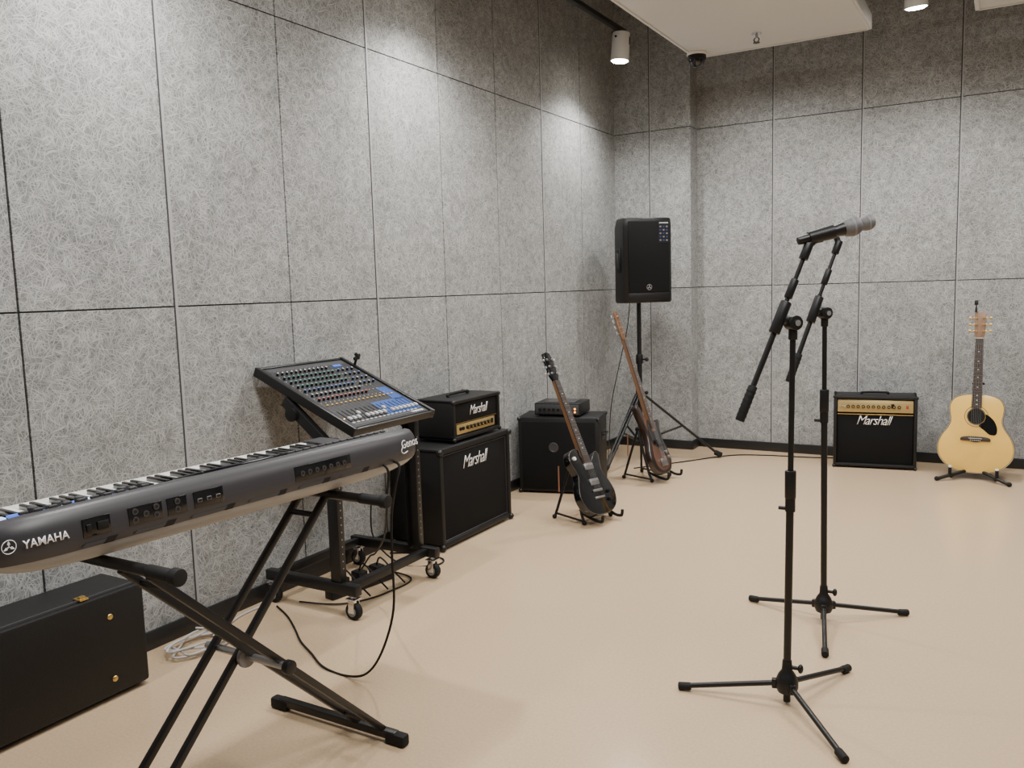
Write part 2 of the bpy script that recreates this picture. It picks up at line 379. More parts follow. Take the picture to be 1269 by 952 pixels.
# ------------------------------------------------------------------ microphones and stands
def mic_stand(base,feet,zjoint,jx,boom0,boom1,zclutch,label,miclabel,ball,tail):
    B=Vector(base); e=empty('microphone_stand',B,None,label,'microphone stand','tripod microphone stands')
    T=lambda v:Vector(v)-B
    top=Vector((jx[0],jx[1],zjoint))-B
    p=Part(); p.lathe([(.018,.035),(.028,.04),(.034,.055),(.034,.075),(.026,.095),(.016,.11),(.014,.14)],BLK); 
    p.cyl((0,0,.008),(0,0,.04),.011,BLK)
    p.cyl((0,0,.12),(.035,-.0,.12),.006,BLK); p.sph((.04,0,.12),.012,BLK,sc=(.7,1,1.2)); p.obj('hub',e)
    for f in feet:
        f=T((*f,0)); d=f.normalized()
        g=Part(); g.cyl(d*.025+Vector((0,0,.065)),f+Vector((0,0,.016))-d*.02,.0085,BLKM)
        g.box(d*.03+Vector((0,0,.062)),(.03,.018,.03),BLK,.003,rot=RZ(math.degrees(math.atan2(d.y,d.x))))
        lo=g.obj('leg',e)
        g=Part(); g.cyl(f-d*.04+Vector((0,0,.0165)),f+Vector((0,0,.0130)),.0125,RUB,bev=.003); g.obj('foot_cap',lo)
    zc=zclutch; k=zc/zjoint
    c=top*k; c.z=zc
    p=Part(); p.cyl((0,0,.1),c,.0115,BLKM); p.obj('lower_tube',e)
    p=Part(); p.cyl(c-Vector((0,0,.05)),c+Vector((0,0,.035)),.0165,BLK,bev=.003); p.cyl(c+Vector((0,0,-.09)),c-Vector((0,0,.05)),.015,BLK); p.cyl(c+Vector((0,0,-.082)),c-Vector((0.034,0,.082)),.006,BLK);p.obj('height_clutch',e)
    p=Part(); p.cyl(c,top,.0085,BLKM); p.obj('upper_tube',e)
    b0=T(boom0); b1=T(boom1); bd=(b1-b0).normalized()
    nb=bd.cross(Vector((0,0,1))).normalized()
    J=b0+bd*((top-b0).dot(bd))
    p=Part(); p.cyl(top-Vector((0,0,.05)),top+Vector((0,0,.0)),.013,BLK,bev=.002)
    p.cyl(top-nb*.02,top+nb*.02,.022,BLK,bev=.003)
    p.cyl(top+nb*.02,top+nb*.026,.009,CHROME)
    p.cyl(top-nb*.02,top-nb*.026,.009,GOLD)
    p.cyl(J-bd*.05,J+bd*.05,.0165,BLK,bev=.003); p.cyl(J,top,.012,BLK)
    p.obj('boom_joint',e)
    p=Part(); p.cyl(b0,b0+bd*.3*(b1-b0).length/.534+bd*.04,.0085,BLKM); p.cyl(b0+bd*.2,b1,.0065,BLKM); bo=p.obj('boom_arm',e)
    m=b0+(b1-b0)*.77
    p=Part(); p.cyl(m-bd*.03,m+bd*.03,.012,BLK,bev=.003); p.obj('boom_clutch',bo)
    p=Part(); p.cyl(b0-bd*.005,b0+bd*.105,.0135,RUB,bev=.003); 
    for k in range(6): p.cyl(b0+bd*(.01+.015*k),b0+bd*(.015+.015*k),.0145,RUB)
    p.obj('grip',bo)
    ba=T(ball); ta=T(tail); md=(ba-ta).normalized()
    cp=ta+md*.07
    p=Part(); p.cyl(b1-bd*.03,b1+bd*.02,.0135,BLK,bev=.002); p.tube([b1+bd*.01,(b1+bd*.01+cp)/2,cp-Vector((0,0,.012))],.0105,BLK); 
    p.cyl(cp-md*.04,cp+md*.035,.0185,BLK,r2=.021); p.obj('microphone_clip',e)
    M=empty('microphone',Vector(tail),None,miclabel,'microphone','handheld microphones')
    b=Vector(ball)-Vector(tail); q=b.to_track_quat('Z','Y').to_matrix().to_4x4(); L=b.length
    p=Part(); p.lathe([(.008,-.004),(.0115,-.003),(.0125,0),(.0145,.05),(.0165,L-.05),(.0185,L-.04),(.021,L-.024)],BLKM,q); p.obj('body',M)
    p=Part(); p.lathe([(.0205,L-.026),(.025,L-.02),(.0275,L-.008),(.0285,L+.001),(.0275,L+.012),(.023,L+.021),(.015,L+.0265),(.004,L+.028)],GRILLE,q,seg=32); g=p.obj('grille_head',M)
    p=Part(); p.lathe([(.0285,L-.003),(.0292,L-.002),(.0292,L+.002),(.0285,L+.003)],MIDG,q,seg=32,caps=False); p.obj('band',g)
mic_stand((-.546,2.547,0),[(-.872,2.483),(-.413,2.861),(-.333,2.278)],1.177,(-.537,2.547),(-.662,2.437,.900),(-.509,2.591,1.388),.70,
  'black tripod boom microphone stand holding a microphone high','black handheld microphone with silver ball grille on a boom stand',(-.397,2.666,1.452),(-.530,2.583,1.415))
mic_stand((-.565,3.26,0),[(-.868,3.344),(-.288,3.455),(-.50,2.925)],1.178,(-.573,3.25),(-.677,3.156,.935),(-.540,3.30,1.421),.86,
  'black tripod boom microphone stand with splayed rubber feet','black handheld microphone with silver mesh grille clipped to a stand',(-.450,3.37,1.503),(-.608,3.267,1.455))

# ------------------------------------------------------------------ amplifiers
def corners(p,w,d,h,m=BLKM,r=.012):
    for sx in (-1,1):
        for sy in (-1,1):
            for z in (0,h):
                p.sph((sx*(w/2-.006),sy*(d/2-.006)+0,z+(r if z==0 else -r+.003)),r,m,seg=12)
def script_logo(parent,w,loc,rot=None):
    return text('logo','Marshall',w,parent,loc,(rot or Matrix.Identity(4))@RX90,WHT,shear=.38,bold=-.006,hs=1.2,spacing=.86,label='white script lettering')
def feet_(e,w,d,h,r):
    for sx in (-1,1):
        for sy in (-1,1):
            p=Part(); p.cyl((sx*w,sy*d,0),(sx*w,sy*d,h),r,RUB,bev=.002); p.obj('rubber_foot',e)
e=empty('guitar_combo_amplifier',(-.762,6.24,0),RZ(8.0),'black combo guitar amplifier with gold control panel and white script logo','amplifier')
W_,H_,D_=.525,.49,.24
p=Part(); t=.022
p.box((0,0,H_-t/2+.012),(W_,D_,t),TOLEX,.008); p.box((0,0,t/2+.012),(W_,D_,t),TOLEX,.008)
for s in (-1,1): p.box((s*(W_/2-t/2),0,H_/2+.012),(t,D_,H_),TOLEX,.008)
p.box((0,.02,H_/2+.012),(W_-2*t+.004,D_-.05,H_-2*t+.004),TOLEX)
corners(p,W_,D_,H_+.012)
p.obj('cabinet',e)
p=Part(); p.box((0,-D_/2+.022,.2),(W_-2*t-.004,.01,.345),CLOTH,.003); p.obj('grille',e)
p=Part(); p.box((0,-D_/2+.015,.375),(W_-2*t-.006,.004,.005),GOLD,.001); p.obj('gold_piping',e)
p=Part(); p.box((0,-D_/2+.018,.432),(W_-2*t-.006,.012,.085),GOLDP,.003,rot=RXm(-8)); p.box((.11,-D_/2+.0105,.435),(.02,.002,.03),BLK); pan=p.obj('control_panel',e)
for k in range(11):
    q=Part(); x=-.17+.032*k; q.cyl((x,-D_/2+.012,.43),(x,-D_/2-.004,.43),.0105,BLK,bev=.001); q.cyl((x,-D_/2-.004,.43),(x,-D_/2-.005,.43),.005,GOLD); q.obj('knob',pan)
for x in (-.215,-.195):
    q=Part(); q.cyl((x,-D_/2+.012,.43),(x,-D_/2+.004,.43),.008,CHROME); q.obj('input_socket',pan)
q=Part(); q.box((.2,-D_/2+.01,.43),(.014,.006,.022),REDK,.002); q.obj('power_switch',pan)
script_logo(e,.225,(0.0,-D_/2+.0145,.335))
p=Part(); p.tube([(-.08,0,H_+.012),(-.075,0,H_+.026),(.075,0,H_+.026),(.08,0,H_+.012)],.007,RUB); p.obj('handle',e)
feet_(e,.2,.09,.013,.014)

e=empty('speaker_cabinet',(-2.545,3.672,0),RZ(90),'black guitar speaker cabinet with white script logo standing by the wall','speaker cabinet')
W_,H_,D_=.68,.515,.32; t=.03
p=Part()
p.box((0,0,H_-t/2+.004),(W_,D_,t),TOLEX,.009); p.box((0,0,t/2+.012),(W_,D_,t),TOLEX,.009)
for s in (-1,1): p.box((s*(W_/2-t/2),0,H_/2+.008),(t,D_,H_-.01),TOLEX,.009)
p.box((0,.02,H_/2+.008),(W_-2*t+.004,D_-.05,H_-2*t+.004),TOLEX); corners(p,W_,D_,H_+.002,r=.018)
p.obj('cabinet',e)
feet_(e,.28,.12,.014,.016)
p=Part(); p.box((0,-D_/2+.02,H_/2+.008),(W_-2*t-.004,.012,H_-2*t-.004),CLOTH,.003); p.obj('grille',e)
p=Part(); 
zz0,zz1=t+.016,H_-t-.004; xx=W_/2-t-.006
p.tube([(-xx,-D_/2+.012,zz0),(xx,-D_/2+.012,zz0),(xx,-D_/2+.012,zz1),(-xx,-D_/2+.012,zz1)],.003,DGREY,smooth=False,closed=True,seg=6)
p.obj('piping',e)
script_logo(e,.24,(0.0,-D_/2+.0125,.415))
e=empty('amplifier_head',(-2.53,3.722,.524),RZ(90),'small black guitar amplifier head with gold panel on a speaker cabinet','amplifier head')
W_,H_,D_=.455,.215,.25; t=.02
p=Part(); p.box((0,0,H_-t/2),(W_,D_,t),TOLEX,.008); p.box((0,0,t/2+.008),(W_,D_,t),TOLEX,.006)
for s in (-1,1): p.box((s*(W_/2-t/2),0,H_/2+.004),(t,D_,H_-.008),TOLEX,.008)
p.box((0,.02,H_/2),(W_-2*t+.004,D_-.05,H_-2*t),TOLEX); corners(p,W_,D_,H_)
p.obj('cabinet',e)
feet_(e,.18,.09,.01,.012)
p=Part(); p.box((0,-D_/2+.018,.143),(W_-2*t-.003,.008,.10),CLOTH,.002); p.obj('grille',e)
p=Part(); p.box((0,-D_/2+.014,.092),(W_-2*t-.003,.004,.003),GOLD); p.obj('gold_piping',e)
p=Part(); p.box((0,-D_/2+.018,.060),(W_-2*t-.045,.01,.052),GOLDP,.002); p.box((0,-D_/2+.021,.06),(W_-2*t-.003,.008,.066),BLK,.001); pan=p.obj('control_panel',e)
for k in range(7):
    q=Part(); x=-.09+.034*k; q.cyl((x,-D_/2+.014,.062),(x,-D_/2-.002,.062),.01,BLK,bev=.001); q.cyl((x,-D_/2-.002,.062),(x,-D_/2-.003,.062),.006,GOLD); q.obj('knob',pan)
for x in (-.155,-.13):
    q=Part(); q.cyl((x,-D_/2+.014,.062),(x,-D_/2+.006,.062),.009,BLK); q.obj('input_socket',pan)
q=Part(); q.box((.155,-D_/2+.01,.062),(.016,.006,.024),BLK,.002); q.obj('power_switch',pan)
script_logo(e,.18,(.03,-D_/2+.0135,.148))
p=Part(); p.tube([(-.09,0,H_),(-.085,0,H_+.014),(.085,0,H_+.014),(.09,0,H_)],.008,RUB); p.obj('handle',e)

cr=Vector((-2.15,4.70)); dx=Vector((.966,.259)); W_=.52; D_=.3; H_=.49
cc=cr-dx*(W_/2)+Vector((-.259,.966))*(D_/2)
e=empty('bass_speaker_cabinet',(cc.x,cc.y,0),RZ(15),'black carpeted bass speaker cabinet with a round badge','speaker cabinet')
p=Part(); p.box((0,0,H_/2+.006),(W_,D_,H_-.012),TOLEX,.01); corners(p,W_,D_,H_-.002,r=.014)
p.obj('cabinet',e)
feet_(e,.2,.1,.012,.015)
p=Part(); p.box((0,-D_/2-.003,H_/2),(W_-.05,.008,H_-.06),CLOTH,.003); p.obj('grille',e)
p=Part(); p.lathe([(.03,0),(.032,.002),(.026,.004),(.024,.002),(.001,.002)],DGREY,Matrix.Translation((-.03,-D_/2-.006,.30))@RX90,seg=32); p.obj('badge',e)
p=Part(); p.box((W_/2,0,.36),(.006,.13,.06),BLKM,.002); p.tube([(W_/2+.003,-.05,.37),(W_/2+.02,-.045,.37),(W_/2+.02,.045,.37),(W_/2+.003,.05,.37)],.006,RUB); p.obj('handle',e)
e=empty('bass_amplifier_head',(cc.x+.0,cc.y,H_+.002),RZ(10),'small black bass amplifier head with orange indicator lights','amplifier head')
p=Part(); p.box((0,0,.045),(.30,.24,.075),BLKM,.005)
p.obj('case',e)
feet_(e,.12,.09,.01,.01)
p=Part(); p.box((0,-.122,.045),(.285,.004,.06),DGREY,.001); pan=p.obj('front_panel',e)
for k in range(7):
    q=Part(); x=-.11+.03*k; q.cyl((x,-.124,.045),(x,-.136,.045),.009,BLK,bev=.001); q.obj('knob',pan)
for zz in (.05,.03):
    q=Part(); q.cyl((.118,-.124,zz),(.118,-.127,zz),.006,ORL); q.obj('indicator_lamp',pan)
p=Part(); p.box((0,.0,.084),(.2,.16,.004),DGREY,.001); p.obj('vent_cover',e)

# ------------------------------------------------------------------ PA speaker + stand
SP=Vector((-2.33,5.83,0))
e=empty('speaker_stand',SP,None,'black tripod speaker stand with wide spread legs','speaker stand')
p=Part(); p.cyl((0,0,.12),(0,0,.78),.0185,BLKM); p.obj('lower_pole',e)
p=Part(); p.cyl((0,0,.7),(0,0,1.172),.0160,BLKM); p.obj('upper_pole',e)
p=Part(); p.cyl((0,0,.72),(0,0,.79),.026,BLK,bev=.004); p.cyl((0,0,.755),(.06,-.02,.755),.006,BLK); p.sph((.065,-.02,.755),.014,BLK); p.obj('height_clamp',e)
p=Part(); p.cyl((0,0,.46),(0,0,.53),.03,BLK,bev=.004); p.cyl((0,0,.51),(.06,-.03,.51),.006,BLK); p.sph((.065,-.03,.51),.014,BLK); p.obj('leg_collar',e)
p=Part(); p.cyl((0,0,.12),(0,0,.17),.026,BLK,bev=.004); p.obj('lower_collar',e)
for a,r in ((27,.60),(150,.35),(265,.56)):
    u=Vector((math.cos(D(a)),math.sin(D(a)),0)); n=u.cross(Vector((0,0,1)))
    p=Part()
    for s in (-1,1): p.cyl(u*.03+n*s*.012+Vector((0,0,.49)),u*(r-.02)+n*s*.012+Vector((0,0,.025)),.009,BLKM)
    p.cyl(u*.03+Vector((0,0,.145)),u*(r*.52)+Vector((0,0,.25)),.008,BLKM)
    lo=p.obj('leg',e)
    p=Part(); p.cyl(u*(r-.05)+Vector((0,0,.045)),u*r+Vector((0,0,.021)),.02,RUB,bev=.004); p.obj('foot_cap',lo)
e=empty('loudspeaker',(SP.x,SP.y,1.173),RZ(47),'black powered loudspeaker mounted on a tripod stand','loudspeaker')
fw,bw,dp,h=.376,.22,.34,.60
pl=[(-fw/2,-dp/2+.02),(-fw/2+.03,-dp/2),(fw/2-.03,-dp/2),(fw/2,-dp/2+.02),(fw/2,-.02),(bw/2,dp/2),(-bw/2,dp/2),(-fw/2,-.02)]
def ring(z,s,oy=0): return [(x*s,y*(s)+oy,z) for x,y in pl]
p=Part(); p.loft([ring(0,.97),ring(.012,1),ring(h-.06,1),ring(h-.008,.965,-.008),ring(h,.93,-.01)],BLK)
p.obj('enclosure',e)
p=Part(); p.box((0,-dp/2-.003,.325),(fw-.06,.012,.50),CLOTH,.004); p.obj('grille',e)
p=Part(); p.box((0,-dp/2-.001,.045),(fw-.06,.006,.05),BLK,.002); p.obj('lower_trim',e)
p=Part(); p.box((.115,-dp/2-.0098,.495),(.085,.0012,.15),BLK)
for r_ in range(5):
    for c_ in range(3): p.box((.09+.025*c_,-dp/2-.0107,.44+.024*r_),(.013,.0008,.011),NAVY if (r_+c_)%2 else MIDG)
p.box((.115,-dp/2-.0107,.562),(.07,.0008,.009),GRYK)
p.obj('sticker',e,label='dark product sticker with blue icons')
def emblem(p,cx,y,cz,r,m):
    p.ring((cx,y,cz),r*.95,r*.055,m)
    for k in range(3):
        a=90+120*k; u=Vector((math.cos(D(a)),0,math.sin(D(a)))); v=Vector((-u.z,0,u.x)); c=Vector((cx,y,cz))
        for s in (-1,0,1): p.cyl(c+u*r*(.05 if s==0 else .32)+v*s*r*.16,c+u*r*(.78 if s else .5),r*.055,m,seg=6)
p=Part(); emblem(p,0,-dp/2-.0095,.11,.02,GRYK); p.obj('emblem',e)
for s in (-1,1):
    p=Part(); p.box((s*(fw/2+.001),-.07,.30),(.016,.07,.17),BLK,.006); p.box((s*(fw/2+.003),-.07,.30),(.02,.035,.11),DGREY,.006); p.obj('side_handle',e)

# ------------------------------------------------------------------ guitars
def fretts(p,z0,z1,scale_,w0,w1,y,n,dots=PEARL):
    nut=z1
    for k in range(1,n+1):
        z=nut-scale_*(1-2**(-k/12))
        if z<z0: break
        u=(z-z0)/(z1-z0); w=w0+(w1-w0)*u
        p.box((0,y-.0006,z),(w,.0012,.0010),MIDG)
        if k in (3,5,7,9,12,15,17,19):
            zz=z+ (scale_*2**(-k/12))*.03
            if zz>z0: p.box((0,y-.0004,zz),(w*.2,.001,.005),dots)
def orient(bottom,head,az):
    a=(Vector(head)-Vector(bottom)).normalized(); n=Vector((math.cos(D(az)),math.sin(D(az)),0)); n=(n-a*n.dot(a)).normalized()
    y=-n; x=y.cross(a); return Matrix((x,y,a)).transposed().to_4x4()
def tuner(e,x,z,side,m,y=0.012,r=.009):
    q=Part(); q.cyl((x,y-.004,z),(x,-.016,z),.004,m); q.cyl((x,-.008,z),(x,-.011,z),.007,m); q.box((x+side*.006,y+.006,z),(.024,.012,.014),m,.002); q.cyl((x+side*.015,y+.006,z),(x+side*.032,y+.006,z),.0025,m)
    q.box((x+side*.038,y+.006,z),(.014,.007,.019),m,.003); q.obj('tuning_peg',e)
def acoustic():
    az=-93
    bot=Vector((-.142,6.02,.045)); head=bot+Vector((0.005,.13,1.0))
    e=empty('acoustic_guitar',bot,orient(bot,head,az),'acoustic guitar with glossy natural spruce top resting on a black stand','acoustic guitar')
    k=1.03
    half=[(.0,0),(.07,.004),(.14,.028),(.195,.085),(.212,.155),(.195,.225),(.158,.285),(.142,.33),(.148,.385),(.150,.43),(.128,.475),(.085,.497),(.035,.505)]
    pts=[(x*k,z) for x,z in half]+[(-x*k,z) for x,z in half[::-1][:-1]]
    out=closed_spline(pts,5)
    dp=.105
    p=Part(); p.prism(out,-dp,-.003,SIDEW,RX90,.003); p.obj('body',e,label='dark rosewood back and sides')
    p=Part(); p.prism(out,-.003,.0,SPRUCE,RX90,.0008); top=p.obj('soundboard',e,label='glossy natural spruce soundboard')
    inn=[(x*.972,(z-.25)*.985+.25) for x,z in out]
    p=Part()
    p.tube([(x*.992,-.0005,(z-.25)*.994+.25) for x,z in out],.0018,CREAM,smooth=False,closed=True,seg=6)
    p.tube([(x,0.0,z) for x,z in inn],.0011,BLK,smooth=False,closed=True,seg=6); p.obj('binding',top)
    hz=.362
    p=Part(); p.lathe([(.001,.0002),(.05,.0002),(.05,.0012),(.001,.0012)],BLK,Matrix.Translation((0,0,hz))@RX90,seg=40); p.obj('dark_hole_disc',top)  # flat black disc paints the dark inside of the sound hole
    p=Part()
    for r in (.053,.058,.066): p.ring((0,-.0005,hz),r,.0013,BLK if r!=.058 else PEARL,seg=40)
    p.obj('rosette',top)
    pg=closed_spline([(.052,.378),(.075,.365),(.102,.335),(.118,.29),(.112,.252),(.078,.25),(.048,.275),(.018,.30),(.025,.315),(.045,.33),(.052,.352)],4)
    p=Part(); p.prism(pg,.0004,.002,BLKG,RX90); p.obj('pickguard',top)
    br=closed_spline([(-.085,.218),(-.08,.206),(-.04,.205),(0,.198),(.04,.205),(.08,.206),(.085,.218),(.075,.228),(.04,.234),(-.04,.234),(-.075,.228)],4)
    p=Part(); p.prism(br,.0,.009,FRETB,RX90,.001); p.box((0,-.0105,.222),(.075,.004,.003),PEARL)
    for i in range(6): p.sph((-.027+.0108*i,-.009,.209),.003,PEARL,seg=8)
    p.obj('bridge',top)
    nut=.862
    p=Part(); p.loft([[(-.028,.03,.47),(.028,.03,.47),(.028,-.004,.47),(-.028,-.004,.47)],[(-.026,.016,.56),(.026,.016,.56),(.026,-.004,.56),(-.026,-.004,.56)],[(-.022,.014,nut),(.022,.014,nut),(.022,-.004,nut),(-.022,-.004,nut)]],MAPLE); nk=p.obj('neck',e)
    p=Part(); z0=.415
    p.prism([(-.029,z0),(.029,z0),(.022,nut),(-.022,nut)],.004,.009,FRETB,RX90); fretts(p,z0,nut,.645,.056,.043,-.009,20); p.obj('fretboard',nk)
    hs=[(-.022,nut),(-.029,nut+.02),(-.032,nut+.1),(-.034,nut+.16),(-.02,nut+.172),(0,nut+.165),(.02,nut+.172),(.034,nut+.16),(.032,nut+.1),(.029,nut+.02),(.022,nut)]
    p=Part(); p.prism(hs,-.012,.003,HEADW,RX90,.0012); p.box((0,-.006,nut),(.044,.008,.004),PEARL); h=p.obj('headstock',e,label='reddish wood headstock')
    for s in (-1,1):
        for j in range(3): tuner(h,s*.02,nut+.045+.042*j,s,GOLD,.0)
    p=Part(); 
    for i in range(6):
        u=-1+i*.4
        p.tube([(u*.027,-.0115,.222),(u*.019,-.0115,nut)],.0005,STEEL,smooth=False,seg=4)
    p.obj('strings',e)
    t=empty('clip_on_tuner',bot+Vector((-.02,.128,1.035)),orient(bot,head,az),'small black clip-on tuner on a guitar headstock','tuner')
    p=Part(); p.box((0,0,.0),(.012,.024,.03),BLK,.002); p.cyl((0,-.004,.01),(0,-.004,.035),.004,BLK); p.obj('clip',t)
    p=Part(); p.box((0,-.01,.045),(.022,.008,.03),BLK,.003); p.obj('display_housing',t)
acoustic()
e=empty('guitar_stand',(-.142,6.04,0),RZ(-2),'low black tubular guitar stand holding an acoustic guitar','guitar stand')
p=Part(); p.tube([(0,.07,.06),(-.06,-.02,.05),(-.14,-.09,.03),(-.20,-.135,.013)],.012,BLKM); p.tube([(0,.07,.06),(.06,-.02,.05),(.14,-.09,.03),(.20,-.135,.013)],.012,BLKM); p.tube([(0,.07,.06),(0,.16,.03),(0,.22,.013)],.009,BLKM)
p.cyl((0,.07,.03),(0,.07,.1),.018,BLK,bev=.003); p.obj('base_legs',e)
for s in (-1,1):
    p=Part(); p.sph((s*.20,-.135,.015),.015,RUB); p.obj('foot_cap',e)
p=Part(); p.sph((0,.22,.0135),.0135,RUB); p.obj('foot_cap',e)
p=Part(); p.cyl((0,.155,.06),(0,.19,.60),.009,BLKM); p.tube([(0,.07,.06),(0,.155,.065)],.009,BLKM); p.obj('back_post',e)
for s in (-1,1):
    p=Part(); p.tube([(0,.085,.07),(s*.06,.07,.04),(s*.11,.0,.022),(s*.125,-.07,.022),(s*.13,-.085,.04),(s*.13,-.088,.085)],.010,RUB); a=p.obj('cradle_arm',e)
    p=Part(); p.cyl((s*.13,-.088,.085),(s*.13,-.088,.097),.010,WPL,bev=.002); p.obj('end_cap',a,label='white end cap')
p=Part(); p.tube([(-.03,.15,.6),(-.02,.185,.60),(.02,.185,.60),(.03,.15,.6)],.007,RUB); p.obj('neck_rest',e)

def aframe(loc,az,label):
    e=empty('guitar_stand',loc,RZ(az+90),label,'guitar stand')
    for s in (-1,1):
        p=Part(); p.tube([(s*.02,.115,.33),(s*.06,.05,.19),(s*.10,-.02,.05),(s*.115,-.05,.012)],.008,BLKM,smooth=False)
        p.tube([(s*.10,-.02,.06),(s*.085,-.10,.032),(s*.085,-.145,.03),(s*.085,-.155,.04),(s*.085,-.158,.065)],.0085,RUB)
        p.obj('front_leg',e)
        p=Part(); p.tube([(s*.02,.115,.33),(s*.11,.17,.012)],.008,BLKM,smooth=False); p.tube([(s*.105,.168,.03),(s*.115,-.05,.02)],.006,BLKM,smooth=False); p.obj('rear_leg',e)
        for y in (-.05,.17):
            p=Part(); p.sph((s*.115,y,.013),.013,RUB); p.obj('foot_cap',e)
    p=Part(); p.cyl((-.035,.115,.33),(.035,.115,.33),.014,RUB,bev=.003); p.obj('top_pad',e)
    p=Part(); p.cyl((-.10,.145,.155),(-.10,.145,.30),.004,COPP); p.obj('copper_rod',e)  # thin copper-coloured upright rod beside one rear leg
aframe((-1.975,4.185,0),-15,'black folding guitar stand holding a black electric guitar')
aframe((-2.01,5.275,0),-10,'black folding guitar stand holding a sunburst bass guitar')

def electric():
    bot=Vector((-1.855,4.12,.062)); head=Vector((-2.272,4.25,.93))
    e=empty('electric_guitar',bot,orient(bot,head,-10),'glossy black single-cutaway electric guitar leaning on a folding stand','electric guitar')
    pts=[(0,0),(.08,.008),(.14,.045),(.163,.11),(.145,.175),(.118,.22),(.112,.255),(.125,.30),(.135,.335),(.122,.355),(.095,.345),(.06,.315),(.034,.30),
         (-.03,.335),(-.034,.378),(-.08,.385),(-.125,.365),(-.142,.32),(-.125,.265),(-.118,.225),(-.145,.175),(-.163,.11),(-.14,.045),(-.08,.008)]
    out=closed_spline(pts,5)
    p=Part(); p.prism(out,-.045,0,BLKG,RX90,.005,3); b=p.obj('body',e)
    p=Part(); p.tube([(x*.985,-.0002,(z-.2)*.985+.2) for x,z in out],.0010,DBIND,smooth=False,closed=True,seg=6); p.obj('binding',b)
    for z in (.185,.275):
        p=Part(); p.box((0,-.004,z),(.08,.01,.036),STEEL,.003)
        for i in range(6): p.cyl((-.026+.0104*i,-.009,z),(-.026+.0104*i,-.0098,z),.002,BLK,seg=8)
        p.obj('pickup',b)
    p=Part(); p.box((0,-.006,.135),(.085,.01,.014),STEEL,.003); p.box((0,-.005,.095),(.09,.01,.012),STEEL,.003); p.obj('bridge',b)
    for x,z in ((.10,.12),(.085,.075),(-.105,.33)):
        p=Part(); p.cyl((x,0,z),(x,-.014,z),.011,BLK if x>0 else PEARL,bev=.002); p.obj('control_knob',b)
    nut=.795
    p=Part(); p.loft([[(-.028,.02,.28),(.028,.02,.28),(.028,-.004,.28),(-.028,-.004,.28)],[(-.021,.015,nut),(.021,.015,nut),(.021,-.004,nut),(-.021,-.004,nut)]],MAPLE); nk=p.obj('neck',e)
    p=Part(); p.prism([(-.0285,.30),(.0285,.30),(.0215,nut),(-.0215,nut)],.004,.009,FRETB,RX90); fretts(p,.30,nut,.628,.056,.043,-.009,22); p.obj('fretboard',nk)
    hs=[(-.0215,nut),(-.036,nut+.03),(-.038,nut+.12),(-.03,nut+.17),(0,nut+.178),(.03,nut+.17),(.038,nut+.12),(.036,nut+.03),(.0215,nut)]
    p=Part(); p.prism(hs,-.012,.003,BLKG,RX90,.001); h=p.obj('headstock',e)
    for s in (-1,1):
        for j in range(3): tuner(h,s*.024,nut+.045+.042*j,s,STEEL,.0)
    p=Part()
    for i in range(6):
        u=-1+.4*i; p.tube([(u*.026,-.0125,.135),(u*.018,-.0115,nut)],.0004,MIDG,smooth=False,seg=4)
    p.obj('strings',e)
electric()
